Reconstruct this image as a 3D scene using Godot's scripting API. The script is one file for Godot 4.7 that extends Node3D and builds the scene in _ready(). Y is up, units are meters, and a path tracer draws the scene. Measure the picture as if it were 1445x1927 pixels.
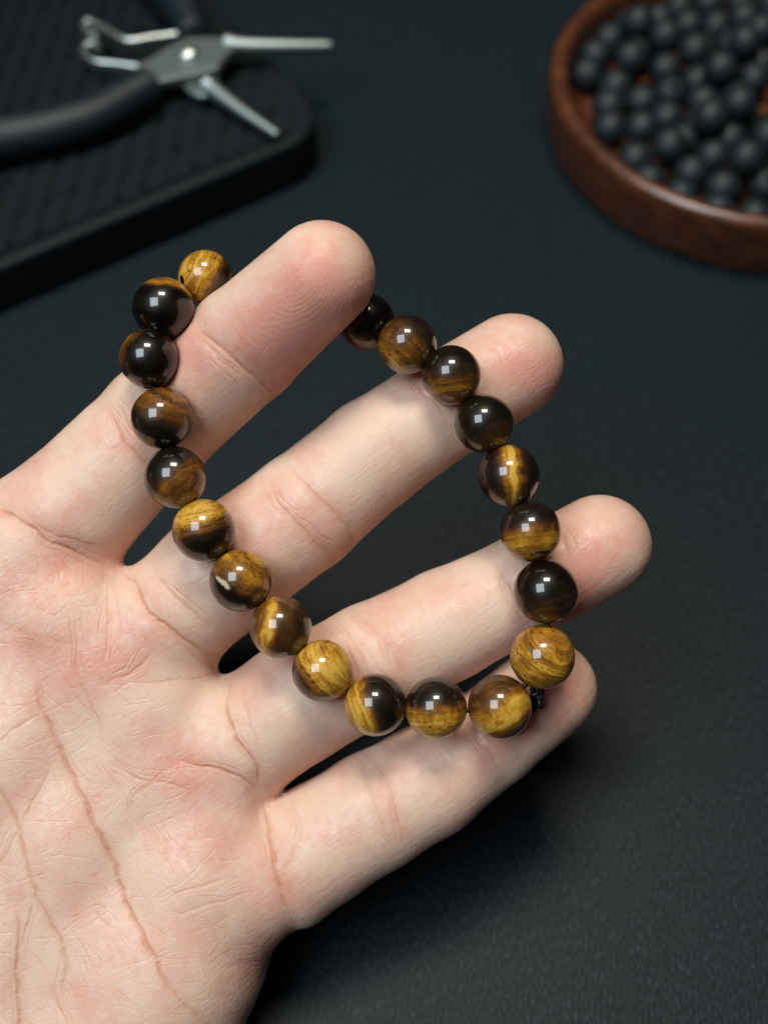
extends Node3D
# Close-up: an open hand holding a tiger-eye bead bracelet over a black work table;
# pliers on a rubber pad and a wooden tray of black beads behind. Units are metres.

const F := 2164.0563          # focal length in pixels of the 1445 x 1927 layout that the measurements use
const PITCH := 56.0
const EYE := Vector3(0, 0.185, 0)
var cam_basis: Basis
var mats := {}
var used := {}

func _ready() -> void:
	# ---------------------------------------------------------------- camera
	cam_basis = Basis(Vector3.RIGHT, deg_to_rad(-PITCH))
	var cam := Camera3D.new()
	cam.name = "camera"
	cam.fov = 48.0
	cam.near = 0.01
	cam.far = 10.0
	var lens := CameraAttributesPhysical.new()
	lens.frustum_focal_length = 26.952
	lens.frustum_focus_distance = 0.152
	lens.frustum_near = 0.01
	lens.frustum_far = 10.0
	lens.exposure_aperture = 8.5
	cam.attributes = lens
	add_child(cam)
	cam.transform = Transform3D(cam_basis, EYE)
	cam.current = true
	# ---------------------------------------------------------------- air and exposure
	var we := WorldEnvironment.new()
	we.name = "world_environment"
	var e := Environment.new()
	e.background_mode = Environment.BG_COLOR
	e.background_color = Color(0.011, 0.017, 0.021).linear_to_srgb()
	e.tonemap_mode = Environment.TONE_MAPPER_LINEAR
	e.tonemap_exposure = 1.0
	e.sdfgi_enabled = true
	e.ssao_enabled = true
	e.ssil_enabled = true
	we.environment = e
	add_child(we)
	# ---------------------------------------------------------------- the two lamps seen in the beads
	make_materials()
	lamp_panel("ceiling_lamp", "small bright rectangular lamp overhead, the sharp white reflection high on each bead", Vector3(0.0, 0.73, 0.68), 0.80, Vector2(0.27, 0.17), 0.45, Color(1.0, 0.96, 0.90), 0.0)
	lamp_panel("softbox_lamp", "large pale blue diffuser lamp overhead at left, the dimmer squarish reflection on each bead", Vector3(-0.42, 0.27, 0.86), 0.80, Vector2(0.39, 0.42), 0.43, Color(0.91, 0.965, 1.0), -0.12)
	# ---------------------------------------------------------------- setting and things
	make_table()
	make_pad()
	make_pliers()
	make_tray()
	make_black_beads()
	make_hand()
	make_bracelet()

# ==================================================================== places
func cp(px: float, py: float, z: float) -> Vector3:       # camera-aligned millimetres
	return Vector3((px - 722.5) * z / F, -(py - 963.5) * z / F, -z)

func to_world(p: Vector3) -> Vector3:
	return EYE + cam_basis * (p * 0.001)

func on(px: float, py: float, y: float) -> Vector3:       # where a sight line meets the height y
	var d := cam_basis * cp(px, py, 1.0)
	return EYE + d * ((y - EYE.y) / d.y)

# ==================================================================== nodes
func numbered(called: String) -> String:
	if not used.has(called):
		used[called] = 0
		return called
	used[called] += 1
	return "%s_%03d" % [called, used[called]]

func tag(o: Node, label := "", category := "", group := "", kind := "") -> Node:
	if label: o.set_meta("label", label)
	if category: o.set_meta("category", category)
	if group: o.set_meta("group", group)
	if kind: o.set_meta("kind", kind)
	return o

func thing(called: String, label: String, category: String, at: Vector3, group := "") -> Node3D:
	var o := Node3D.new()
	o.name = numbered(called)
	add_child(o)
	o.position = at
	tag(o, label, category, group)
	return o

func piece(called: String, m: Mesh, mat: Material, parent: Node3D, label := "") -> MeshInstance3D:
	var o := MeshInstance3D.new()
	o.name = called
	o.mesh = m
	o.material_override = mat
	parent.add_child(o, true)
	if label: o.set_meta("label", label)
	return o

func solo(called: String, m: Mesh, mat: Material, at: Vector3, label: String, category: String, group := "") -> MeshInstance3D:
	var o := MeshInstance3D.new()
	o.name = numbered(called)
	o.mesh = m
	o.material_override = mat
	add_child(o)
	o.position = at
	tag(o, label, category, group)
	return o

# ==================================================================== meshes
# v vertices, t triangles in any one winding; turns them outward (clockwise), smooths normals up to an angle.
func skin_up(v: PackedVector3Array, t: PackedInt32Array, angle := 0.0, col := PackedColorArray(), uv := PackedVector2Array()) -> ArrayMesh:
	var mid := Vector3.ZERO
	for p in v: mid += p
	mid /= maxf(v.size(), 1)
	var vol := 0.0
	for i in range(0, t.size(), 3):
		vol += (v[t[i]] - mid).dot((v[t[i + 1]] - mid).cross(v[t[i + 2]] - mid))
	if vol > 0.0:
		for i in range(0, t.size(), 3):
			var k := t[i + 1]
			t[i + 1] = t[i + 2]
			t[i + 2] = k
	var fn := PackedVector3Array()
	fn.resize(t.size() / 3)
	var n := PackedVector3Array()
	n.resize(v.size())
	for i in range(0, t.size(), 3):
		var c := (v[t[i + 2]] - v[t[i]]).cross(v[t[i + 1]] - v[t[i]])
		fn[i / 3] = c
		n[t[i]] += c
		n[t[i + 1]] += c
		n[t[i + 2]] += c
	var a := []
	a.resize(Mesh.ARRAY_MAX)
	if angle <= 0.0:
		for i in n.size(): n[i] = n[i].normalized()
		a[Mesh.ARRAY_VERTEX] = v
		a[Mesh.ARRAY_NORMAL] = n
		a[Mesh.ARRAY_INDEX] = t
		if col.size(): a[Mesh.ARRAY_COLOR] = col
		if uv.size(): a[Mesh.ARRAY_TEX_UV] = uv
	else:
		var at := {}
		for i in t.size():
			var key := Vector3i((v[t[i]] * 1e6).round())
			if not at.has(key): at[key] = PackedInt32Array()
			at[key].append(i / 3)
		var lim := cos(deg_to_rad(angle))
		var v2 := PackedVector3Array()
		var n2 := PackedVector3Array()
		var c2 := PackedColorArray()
		var u2 := PackedVector2Array()
		for i in t.size():
			var own := fn[i / 3].normalized()
			var s := Vector3.ZERO
			for f in at[Vector3i((v[t[i]] * 1e6).round())]:
				if fn[f].normalized().dot(own) > lim: s += fn[f]
			v2.append(v[t[i]])
			n2.append(s.normalized() if s.length() > 0 else own)
			if col.size(): c2.append(col[t[i]])
			if uv.size(): u2.append(uv[t[i]])
		a[Mesh.ARRAY_VERTEX] = v2
		a[Mesh.ARRAY_NORMAL] = n2
		if col.size(): a[Mesh.ARRAY_COLOR] = c2
		if uv.size(): a[Mesh.ARRAY_TEX_UV] = u2
	var m := ArrayMesh.new()
	m.add_surface_from_arrays(Mesh.PRIMITIVE_TRIANGLES, a)
	return m

# stacked loops of equal length joined by quads; ends closed by fans when asked
func loft(loops: Array, closed_ends := true, wrap_stack := false, angle := 40.0) -> ArrayMesh:
	var v := PackedVector3Array()
	var t := PackedInt32Array()
	var n: int = loops[0].size()
	for l in loops: v.append_array(l)
	var rows := loops.size() if wrap_stack else loops.size() - 1
	for i in rows:
		for j in n:
			var a := i * n + j
			var b := i * n + (j + 1) % n
			var c := ((i + 1) % loops.size()) * n + (j + 1) % n
			var d := ((i + 1) % loops.size()) * n + j
			t.append_array([a, b, c, a, c, d])
	if closed_ends and not wrap_stack:
		for last in [false, true]:
			var mid := Vector3.ZERO
			var first := (loops.size() - 1) * n if last else 0
			for j in n: mid += v[first + j]
			v.append(mid / n)
			for j in n:
				var a := first + j
				var b := first + (j + 1) % n
				if last: t.append_array([a, b, v.size() - 1])
				else: t.append_array([b, a, v.size() - 1])
	return skin_up(v, t, angle)

func ring(at: Vector3, x: Vector3, y: Vector3, r: float, n: int) -> PackedVector3Array:
	var o := PackedVector3Array()
	for j in n:
		var a := TAU * j / n
		o.append(at + (x * cos(a) + y * sin(a)) * r)
	return o

func smooth_path(pts: Array, per: int) -> Array:
	var o := []
	for i in pts.size() - 1:
		var a: Vector3 = pts[maxi(i - 1, 0)]
		var b: Vector3 = pts[i]
		var c: Vector3 = pts[i + 1]
		var d: Vector3 = pts[mini(i + 2, pts.size() - 1)]
		for k in per: o.append(b.cubic_interpolate(c, a, d, float(k) / per))
	o.append(pts[-1])
	return o

# a tube through points with radii, its ends rounded
func tube(pts: Array, radii: Array, n := 20, round_end := 0.6) -> ArrayMesh:
	var loops := []
	var x := Vector3.ZERO
	for i in pts.size():
		var dir: Vector3 = (pts[mini(i + 1, pts.size() - 1)] - pts[maxi(i - 1, 0)]).normalized()
		if i == 0: x = dir.cross(Vector3.UP if absf(dir.y) < 0.9 else Vector3.RIGHT).normalized()
		x = (x - dir * dir.dot(x)).normalized()
		var y := dir.cross(x)
		var r: float = radii[i] if i < radii.size() else radii[-1]
		if i == 0 and round_end > 0.0:
			for k in [0.05, 0.35, 0.6, 0.8, 0.93]:
				loops.append(ring(pts[0] - dir * r * round_end * sqrt(1.0 - k * k), x, y, r * k, n))
		loops.append(ring(pts[i], x, y, r, n))
		if i == pts.size() - 1 and round_end > 0.0:
			for k in [0.93, 0.8, 0.6, 0.35, 0.05]:
				loops.append(ring(pts[i] + dir * r * round_end * sqrt(1.0 - k * k), x, y, r * k, n))
	return loft(loops, true, false, 50.0)

# a closed tube
func hoop(pts: Array, r: float, n := 8) -> ArrayMesh:
	var loops := []
	var x := Vector3.ZERO
	for i in pts.size():
		var dir: Vector3 = (pts[(i + 1) % pts.size()] - pts[(i - 1 + pts.size()) % pts.size()]).normalized()
		if i == 0: x = dir.cross(Vector3(0.3, 0.9, 0.2)).normalized()
		x = (x - dir * dir.dot(x)).normalized()
		loops.append(ring(pts[i], x, dir.cross(x), r, n))
	return loft(loops, false, true, 60.0)

# profile of (radius, height) turned about y
func lathe(profile: Array, n: int, closed := false, angle := 40.0) -> ArrayMesh:
	var loops := []
	for p in profile: loops.append(ring(Vector3(0, p.y, 0), Vector3.RIGHT, Vector3.BACK, p.x, n))
	return loft(loops, not closed, closed, angle)

# an outline in a plane raised to a height with chamfered edges (outline in x, z)
func slab(outline: PackedVector2Array, y0: float, y1: float, chamfer: float) -> ArrayMesh:
	var small := PackedVector2Array()
	var got := Geometry2D.offset_polygon(outline, -chamfer, Geometry2D.JOIN_MITER)
	small = shrink(outline, chamfer)
	var loops := []
	for k in [[small, y0], [outline, y0 + chamfer], [outline, y1 - chamfer], [small, y1]]:
		var l := PackedVector3Array()
		for p in k[0]: l.append(Vector3(p.x, k[1], p.y))
		loops.append(l)
	return loft(loops, true, false, 30.0)

func shrink(o: PackedVector2Array, by: float) -> PackedVector2Array:
	var s := PackedVector2Array()
	var area := 0.0
	for i in o.size(): area += o[i].cross(o[(i + 1) % o.size()])
	for i in o.size():
		var a := (o[i] - o[(i - 1 + o.size()) % o.size()]).normalized()
		var b := (o[(i + 1) % o.size()] - o[i]).normalized()
		var na := Vector2(-a.y, a.x) * signf(area)
		var nb := Vector2(-b.y, b.x) * signf(area)
		var m := (na + nb).normalized()
		s.append(o[i] + m * by / maxf(m.dot(na), 0.35))
	return s

# ==================================================================== materials
func noise_image(seed_: int, freq: float, w: int, h: int, oct := 4, type := FastNoiseLite.TYPE_SIMPLEX_SMOOTH) -> Image:
	var n := FastNoiseLite.new()
	n.seed = seed_
	n.noise_type = type
	n.frequency = freq
	n.fractal_octaves = oct
	return n.get_seamless_image(w, h)

func ramp_texture(im: Image, stops: Array) -> ImageTexture:   # grey noise to colours (linear values)
	var lut := []
	for i in 256:
		var x := i / 255.0
		var c: Color = stops[0][1]
		for k in stops.size() - 1:
			if x >= stops[k][0]:
				c = stops[k][1].lerp(stops[k + 1][1], clampf((x - stops[k][0]) / (stops[k + 1][0] - stops[k][0]), 0, 1))
		lut.append(c.linear_to_srgb())
	var src := im.get_data()
	var out := PackedByteArray()
	out.resize(src.size() * 3)
	for i in src.size():
		var c: Color = lut[src[i]]
		out[i * 3] = c.r8
		out[i * 3 + 1] = c.g8
		out[i * 3 + 2] = c.b8
	return ImageTexture.create_from_image(Image.create_from_data(im.get_width(), im.get_height(), false, Image.FORMAT_RGB8, out))

func flat(c: Color, rough: float, metal := 0.0, spec := 0.5) -> StandardMaterial3D:
	var m := StandardMaterial3D.new()
	m.albedo_color = c.linear_to_srgb()
	m.roughness = rough
	m.metallic = metal
	m.metallic_specular = spec
	return m

func make_materials() -> void:
	# black grained sheet of the table
	var t := flat(Color.WHITE, 0.50, 0.0, 0.27)
	var speck := noise_image(11, 0.10, 1024, 1024, 3)
	t.albedo_texture = ramp_texture(speck, [[0.0, Color(0.0030, 0.0060, 0.0076)], [0.5, Color(0.0060, 0.0115, 0.0143)], [0.68, Color(0.010, 0.018, 0.022)], [0.9, Color(0.028, 0.044, 0.050)]])
	t.heightmap_enabled = true
	t.heightmap_texture = ImageTexture.create_from_image(speck)
	t.heightmap_scale = 0.005
	t.uv1_triplanar = true
	t.uv1_world_triplanar = true
	t.uv1_scale = Vector3(15.0, 15.0, 6.0)
	mats.table = t
	# rubber of the pad
	var r := flat(Color(0.0048, 0.0088, 0.0110), 0.56, 0.0, 0.33)
	r.heightmap_enabled = true
	r.heightmap_texture = ImageTexture.create_from_image(noise_image(12, 0.09, 512, 512, 3))
	r.heightmap_scale = 0.006
	r.uv1_triplanar = true
	r.uv1_scale = Vector3(30, 30, 30)
	mats.rubber = r
	# foam of the plier grips
	var g := flat(Color(0.0062, 0.0128, 0.0175), 0.44, 0.0, 0.5)
	g.heightmap_enabled = true
	g.heightmap_texture = ImageTexture.create_from_image(noise_image(13, 0.12, 512, 512, 2))
	g.heightmap_scale = 0.02
	g.uv1_triplanar = true
	g.uv1_scale = Vector3(35, 35, 35)
	mats.grip = g
	# steel
	var s := flat(Color(0.30, 0.36, 0.35), 0.50, 1.0)
	s.heightmap_enabled = true
	s.heightmap_texture = ImageTexture.create_from_image(noise_image(14, 0.05, 512, 512, 4))
	s.heightmap_scale = 0.003
	s.uv1_triplanar = true
	s.uv1_scale = Vector3(25, 25, 90)
	mats.steel = s
	mats.bright_steel = flat(Color(0.60, 0.65, 0.63), 0.38, 1.0)
	# oiled wood of the tray
	var w := flat(Color.WHITE, 0.42, 0.0, 0.5)
	var grain := noise_image(15, 0.02, 1024, 512, 5)
	w.albedo_texture = ramp_texture(grain, [[0.1, Color(0.026, 0.006, 0.0025)], [0.45, Color(0.074, 0.019, 0.006)], [0.65, Color(0.12, 0.034, 0.010)], [0.9, Color(0.18, 0.058, 0.017)]])
	w.heightmap_enabled = true
	w.heightmap_texture = ImageTexture.create_from_image(grain)
	w.heightmap_scale = 0.006
	w.uv1_triplanar = true
	w.uv1_scale = Vector3(5, 40, 40)
	w.clearcoat_enabled = true
	w.clearcoat = 0.55
	w.clearcoat_roughness = 0.22
	mats.wood = w
	# matte black stone beads
	var b := flat(Color(0.007, 0.0125, 0.0155), 0.56, 0.0, 0.5)
	b.heightmap_enabled = true
	b.heightmap_texture = ImageTexture.create_from_image(noise_image(16, 0.11, 256, 256, 3))
	b.heightmap_scale = 0.008
	b.uv1_triplanar = true
	b.uv1_scale = Vector3(60, 60, 60)
	mats.black_bead = b
	# polished tiger eye
	var k := flat(Color.WHITE, 0.38, 0.0, 0.35)
	k.vertex_color_use_as_albedo = true
	k.clearcoat_enabled = true
	k.clearcoat = 0.9
	k.clearcoat_roughness = 0.015
	mats.tiger = k
	mats.cord = flat(Color(0.006, 0.006, 0.007), 0.45, 0.0, 0.5)
	mats.lamp_case = flat(Color(0.05, 0.05, 0.05), 0.5)

func lamp_panel(called: String, label: String, towards: Vector3, dist: float, size: Vector2, energy: float, tint: Color, turn: float) -> void:
	var target := to_world(Vector3(0, -5, -152))
	var dir := (cam_basis * towards).normalized()
	var o := thing(called, label, "lamp", target + dir * dist)
	o.basis = Basis.looking_at(-dir, Vector3(0, 0, -1)) * Basis(Vector3.BACK, turn)
	var case_mesh := BoxMesh.new()
	case_mesh.size = Vector3(size.x + 0.03, size.y + 0.03, 0.02)
	piece("housing", case_mesh, mats.lamp_case, o).position = Vector3(0, 0, 0.014)
	var glow := BoxMesh.new()
	glow.size = Vector3(size.x, size.y, 0.004)
	var gm := flat(Color(0.8, 0.8, 0.8), 0.5)
	gm.emission_enabled = true
	gm.emission = tint
	gm.emission_energy_multiplier = 2.0
	piece("diffuser", glow, gm, o).position = Vector3(0, 0, 0.0015)
	var l := AreaLight3D.new()
	l.name = "lamp_light"
	l.area_size = size
	l.area_normalize_energy = true
	l.light_energy = energy
	l.light_color = tint
	l.area_range = 6.0
	l.area_attenuation = 2.0
	l.shadow_enabled = true
	o.add_child(l)
	l.position = Vector3(0, 0, -0.003)

# ==================================================================== table
func make_table() -> void:
	var m := BoxMesh.new()
	m.size = Vector3(1.5, 0.03, 1.1)
	var o := MeshInstance3D.new()
	o.name = "tabletop"
	o.mesh = m
	o.material_override = mats.table
	add_child(o)
	o.position = Vector3(0, -0.015, -0.25)
	tag(o, "black finely grained table surface under everything", "", "", "structure")

# ==================================================================== pad with raised diamonds
func make_pad() -> void:
	var corner := Vector3(-0.0268, 0, -0.2154)
	var u := Vector2(0.832, -0.555)
	var v := Vector2(-0.555, -0.832)
	var o := thing("rubber_pad", "thick black rubber pad with rounded corner and raised diamond pattern, under the pliers", "pad", corner)
	var flat_rect := func(inset: float, r: float) -> PackedVector2Array:
		var lo := Vector2(-0.118 + inset, 0.0 + inset)
		var hi := Vector2(0.0192 - inset, 0.110 - inset)
		var out := PackedVector2Array()
		for q in [[hi.x - r, lo.y + r, -PI / 2], [hi.x - r, hi.y - r, 0.0], [lo.x + r, hi.y - r, PI / 2], [lo.x + r, lo.y + r, PI]]:
			for k in 13:
				var a: float = q[2] + PI / 2 * k / 12.0
				var p := Vector2(q[0] + cos(a) * r, q[1] + sin(a) * r)
				out.append(u * p.x + v * p.y)
		return out
	var loops := []
	for k in [[0.0012, 0.0], [0.0003, 0.0006], [0.0, 0.0014], [0.0, 0.0106], [0.0003, 0.0114], [0.0009, 0.0119], [0.0016, 0.0120], [0.0034, 0.0120], [0.0039, 0.0118], [0.0041, 0.0113]]:
		var l := PackedVector3Array()
		for p in flat_rect.call(k[0], 0.0135 - k[0]): l.append(Vector3(p.x, k[1], p.y))
		loops.append(l)
	piece("slab", loft(loops, true, false, 35.0), mats.rubber, o)
	var inner: PackedVector2Array = flat_rect.call(0.0046, 0.0135 - 0.0046)
	# parallelogram cells: edges along the table's depth and along the pad's front edge
	var sx := 0.00535
	var e1 := u * (sx / u.x)
	var e2 := Vector2(0.0005, -0.0142)
	var shifted := Vector2(-0.0541, 0.0042) - Vector2(-0.004, -0.004)
	for i in range(-18, 18):
		for j in range(-4, 14):
			var c := shifted + e1 * i + e2 * j
			var wide := e1 * 0.5 * 0.985      # cells meet at their ends and leave a slit along their flanks
			var slim := e1 * 0.5 * 0.79
			var end := e2 * 0.5 * 0.985
			var flank := e2 * 0.5 * 0.72
			var cell := PackedVector2Array([c - wide - end, c + wide - end, c + wide - flank * 1.06, c + slim - flank, c + slim + flank, c + wide + flank * 1.06, c + wide + end, c - wide + end, c - wide + flank * 1.06, c - slim + flank, c - slim - flank, c - wide - flank * 1.06])
			for part in Geometry2D.intersect_polygons(cell, inner):
				if part.size() < 3 or absf(poly_area(part)) < 1.2e-5: continue
				var w := corner + Vector3(part[0].x, 0, part[0].y)
				if w.x < -0.125 or w.z < -0.305: continue
				piece("raised_diamond", diamond(part, c, 0.0113, 0.0006), mats.rubber, o)

func poly_area(o: PackedVector2Array) -> float:
	var s := 0.0
	for i in o.size(): s += o[i].cross(o[(i + 1) % o.size()])
	return s / 2

func diamond(o: PackedVector2Array, c: Vector2, y: float, h: float) -> ArrayMesh:
	var top := shrink(o, 0.00012)
	var loops := []
	for k in [[o, y - 0.0002], [o, y + h * 0.45], [top, y + h]]:
		var l := PackedVector3Array()
		for p in k[0]: l.append(Vector3(p.x, k[1], p.y))
		loops.append(l)
	return loft(loops, true, false, 25.0)

# ==================================================================== pliers
func make_pliers() -> void:
	var pad_top := 0.0121
	var hub := on(356, 101, 0.0185)
	var o := thing("jewellery_pliers", "small steel round-nose pliers with black foam grips, open on the rubber pad", "pliers", Vector3(hub.x, pad_top, hub.z))
	var base := o.position
	var at := func(px: float, py: float, y: float) -> Vector3: return on(px, py, y) - base
	var flat_shape := func(pts: Array, y: float) -> PackedVector2Array:
		var out := PackedVector2Array()
		for p in pts:
			var q := on(p.x, p.y, y) - base
			out.append(Vector2(q.x, q.z))
		return out
	# grips: each handle is a foam sleeve
	var g1 := smooth_path([at.call(-190, 292, 0.0172), at.call(-80, 284, 0.0172), at.call(0, 262, 0.0172), at.call(95, 243, 0.0172), at.call(185, 215, 0.0174), at.call(283, 160, 0.0178)], 6)
	var r1 := []
	for i in g1.size(): r1.append(lerpf(0.0053, 0.0042, pow(float(i) / (g1.size() - 1), 1.5)))
	piece("handle_grip", tube(g1, r1, 28, 0.35), mats.grip, o)
	var g2 := smooth_path([at.call(364, 66, 0.0178), at.call(352, 34, 0.0178), at.call(330, 0, 0.0174), at.call(296, -40, 0.0172), at.call(240, -95, 0.0172), at.call(150, -160, 0.0172)], 6)
	var r2 := []
	for i in g2.size(): r2.append(lerpf(0.0040, 0.0053, minf(1.0, 2.0 * i / (g2.size() - 1))))
	piece("handle_grip", tube(g2, r2, 28, 0.35), mats.grip, o)
	# the lower half: joint lug and its round jaw
	var lug: PackedVector2Array = flat_shape.call([Vector2(330, 138), Vector2(352, 118), Vector2(398, 122), Vector2(414, 150), Vector2(404, 172), Vector2(386, 184), Vector2(366, 181), Vector2(345, 165)], 0.0150)
	piece("joint_lug", slab(lug, 0.0018, 0.0036, 0.0003), mats.steel, o)
	piece("jaw", tube(smooth_path([at.call(392, 163, 0.0156), at.call(404, 172, 0.0155), at.call(455, 209, 0.0150), at.call(520, 252, 0.0143)], 5), taper(0.0027, 0.0009, 16), 20, 0.7), mats.steel, o)
	# the upper half: joint plate, rivet and its jaw
	var plate: PackedVector2Array = flat_shape.call([Vector2(258, 118), Vector2(290, 100), Vector2(322, 80), Vector2(352, 68), Vector2(400, 65), Vector2(438, 68), Vector2(440, 88), Vector2(426, 103), Vector2(410, 123), Vector2(355, 136), Vector2(293, 150), Vector2(276, 141)], 0.0190)
	piece("joint_plate", slab(plate, 0.0038, 0.0066, 0.0005), mats.steel, o)
	piece("jaw", tube(smooth_path([at.call(428, 82, 0.0176), at.call(452, 86, 0.0174), at.call(540, 87, 0.0170), at.call(620, 86, 0.0165)], 5), taper(0.0024, 0.0012, 16), 20, 0.7), mats.steel, o)
	var rv := piece("rivet", lathe([Vector2(0.0026, 0.0), Vector2(0.0026, 0.0007), Vector2(0.0024, 0.0011), Vector2(0.0018, 0.0015), Vector2(0.0010, 0.0018), Vector2(0.0003, 0.0019)], 28), mats.bright_steel, o)
	rv.position = at.call(356, 103, 0.0187)
	# return spring: two leaves that hook into each other
	piece("spring_leaf", strip(smooth_path([at.call(342, 66, 0.0178), at.call(290, 73, 0.0178), at.call(243, 79, 0.0178), at.call(208, 62, 0.0178), at.call(172, 43, 0.0178), at.call(158, 49, 0.0178), at.call(166, 63, 0.0178), at.call(186, 71, 0.0178)], 6), 0.0024, 0.0008), mats.bright_steel, o)
	piece("spring_leaf", strip(smooth_path([at.call(262, 128, 0.0162), at.call(215, 122, 0.0162), at.call(178, 117, 0.0162), at.call(158, 102, 0.0162), at.call(164, 86, 0.0162), at.call(182, 88, 0.0162), at.call(186, 98, 0.0162)], 6), 0.0022, 0.0007), mats.bright_steel, o)

func taper(a: float, b: float, n: int) -> Array:
	var o := []
	for i in n: o.append(lerpf(a, b, float(i) / (n - 1)))
	return o

# a band standing on edge along a path
func strip(pts: Array, high: float, thick: float) -> ArrayMesh:
	var loops := []
	for i in pts.size():
		var d: Vector3 = pts[mini(i + 1, pts.size() - 1)] - pts[maxi(i - 1, 0)]
		var s := Vector3(d.z, 0, -d.x).normalized() * thick
		var h := Vector3(0, high / 2, 0)
		var l := PackedVector3Array()
		for k in [[1, -0.6], [1, 0.45], [0.85, 0.75], [0.45, 0.95], [0, 1.0], [-0.45, 0.95], [-0.85, 0.75], [-1, 0.45], [-1, -0.6], [-0.6, -1.0], [0.6, -1.0]]:
			l.append(pts[i] + s * k[0] + h * k[1])
		loops.append(l)
	return loft(loops, true, false, 40.0)

# ==================================================================== tray and black beads
const TRAY := Vector3(0.0913, 0.0, -0.2393)
func make_tray() -> void:
	var p := []
	for q in [[0.0, 0.0002], [0.049, 0.0002], [0.0503, 0.0006], [0.0508, 0.0018], [0.0513, 0.007], [0.0515, 0.0125], [0.0512, 0.0141], [0.0504, 0.0149], [0.0493, 0.0152], [0.0482, 0.0149], [0.0473, 0.0140], [0.0469, 0.0125], [0.0463, 0.008], [0.0455, 0.0062], [0.0436, 0.0049], [0.040, 0.0044], [0.0, 0.0044]]:
		p.append(Vector2(maxf(q[0], 0.0001), q[1]))
	solo("wooden_tray", lathe(p, 128, false, 50.0), mats.wood, TRAY, "round reddish brown wooden tray with a rounded rim, full of black beads", "tray")

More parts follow.
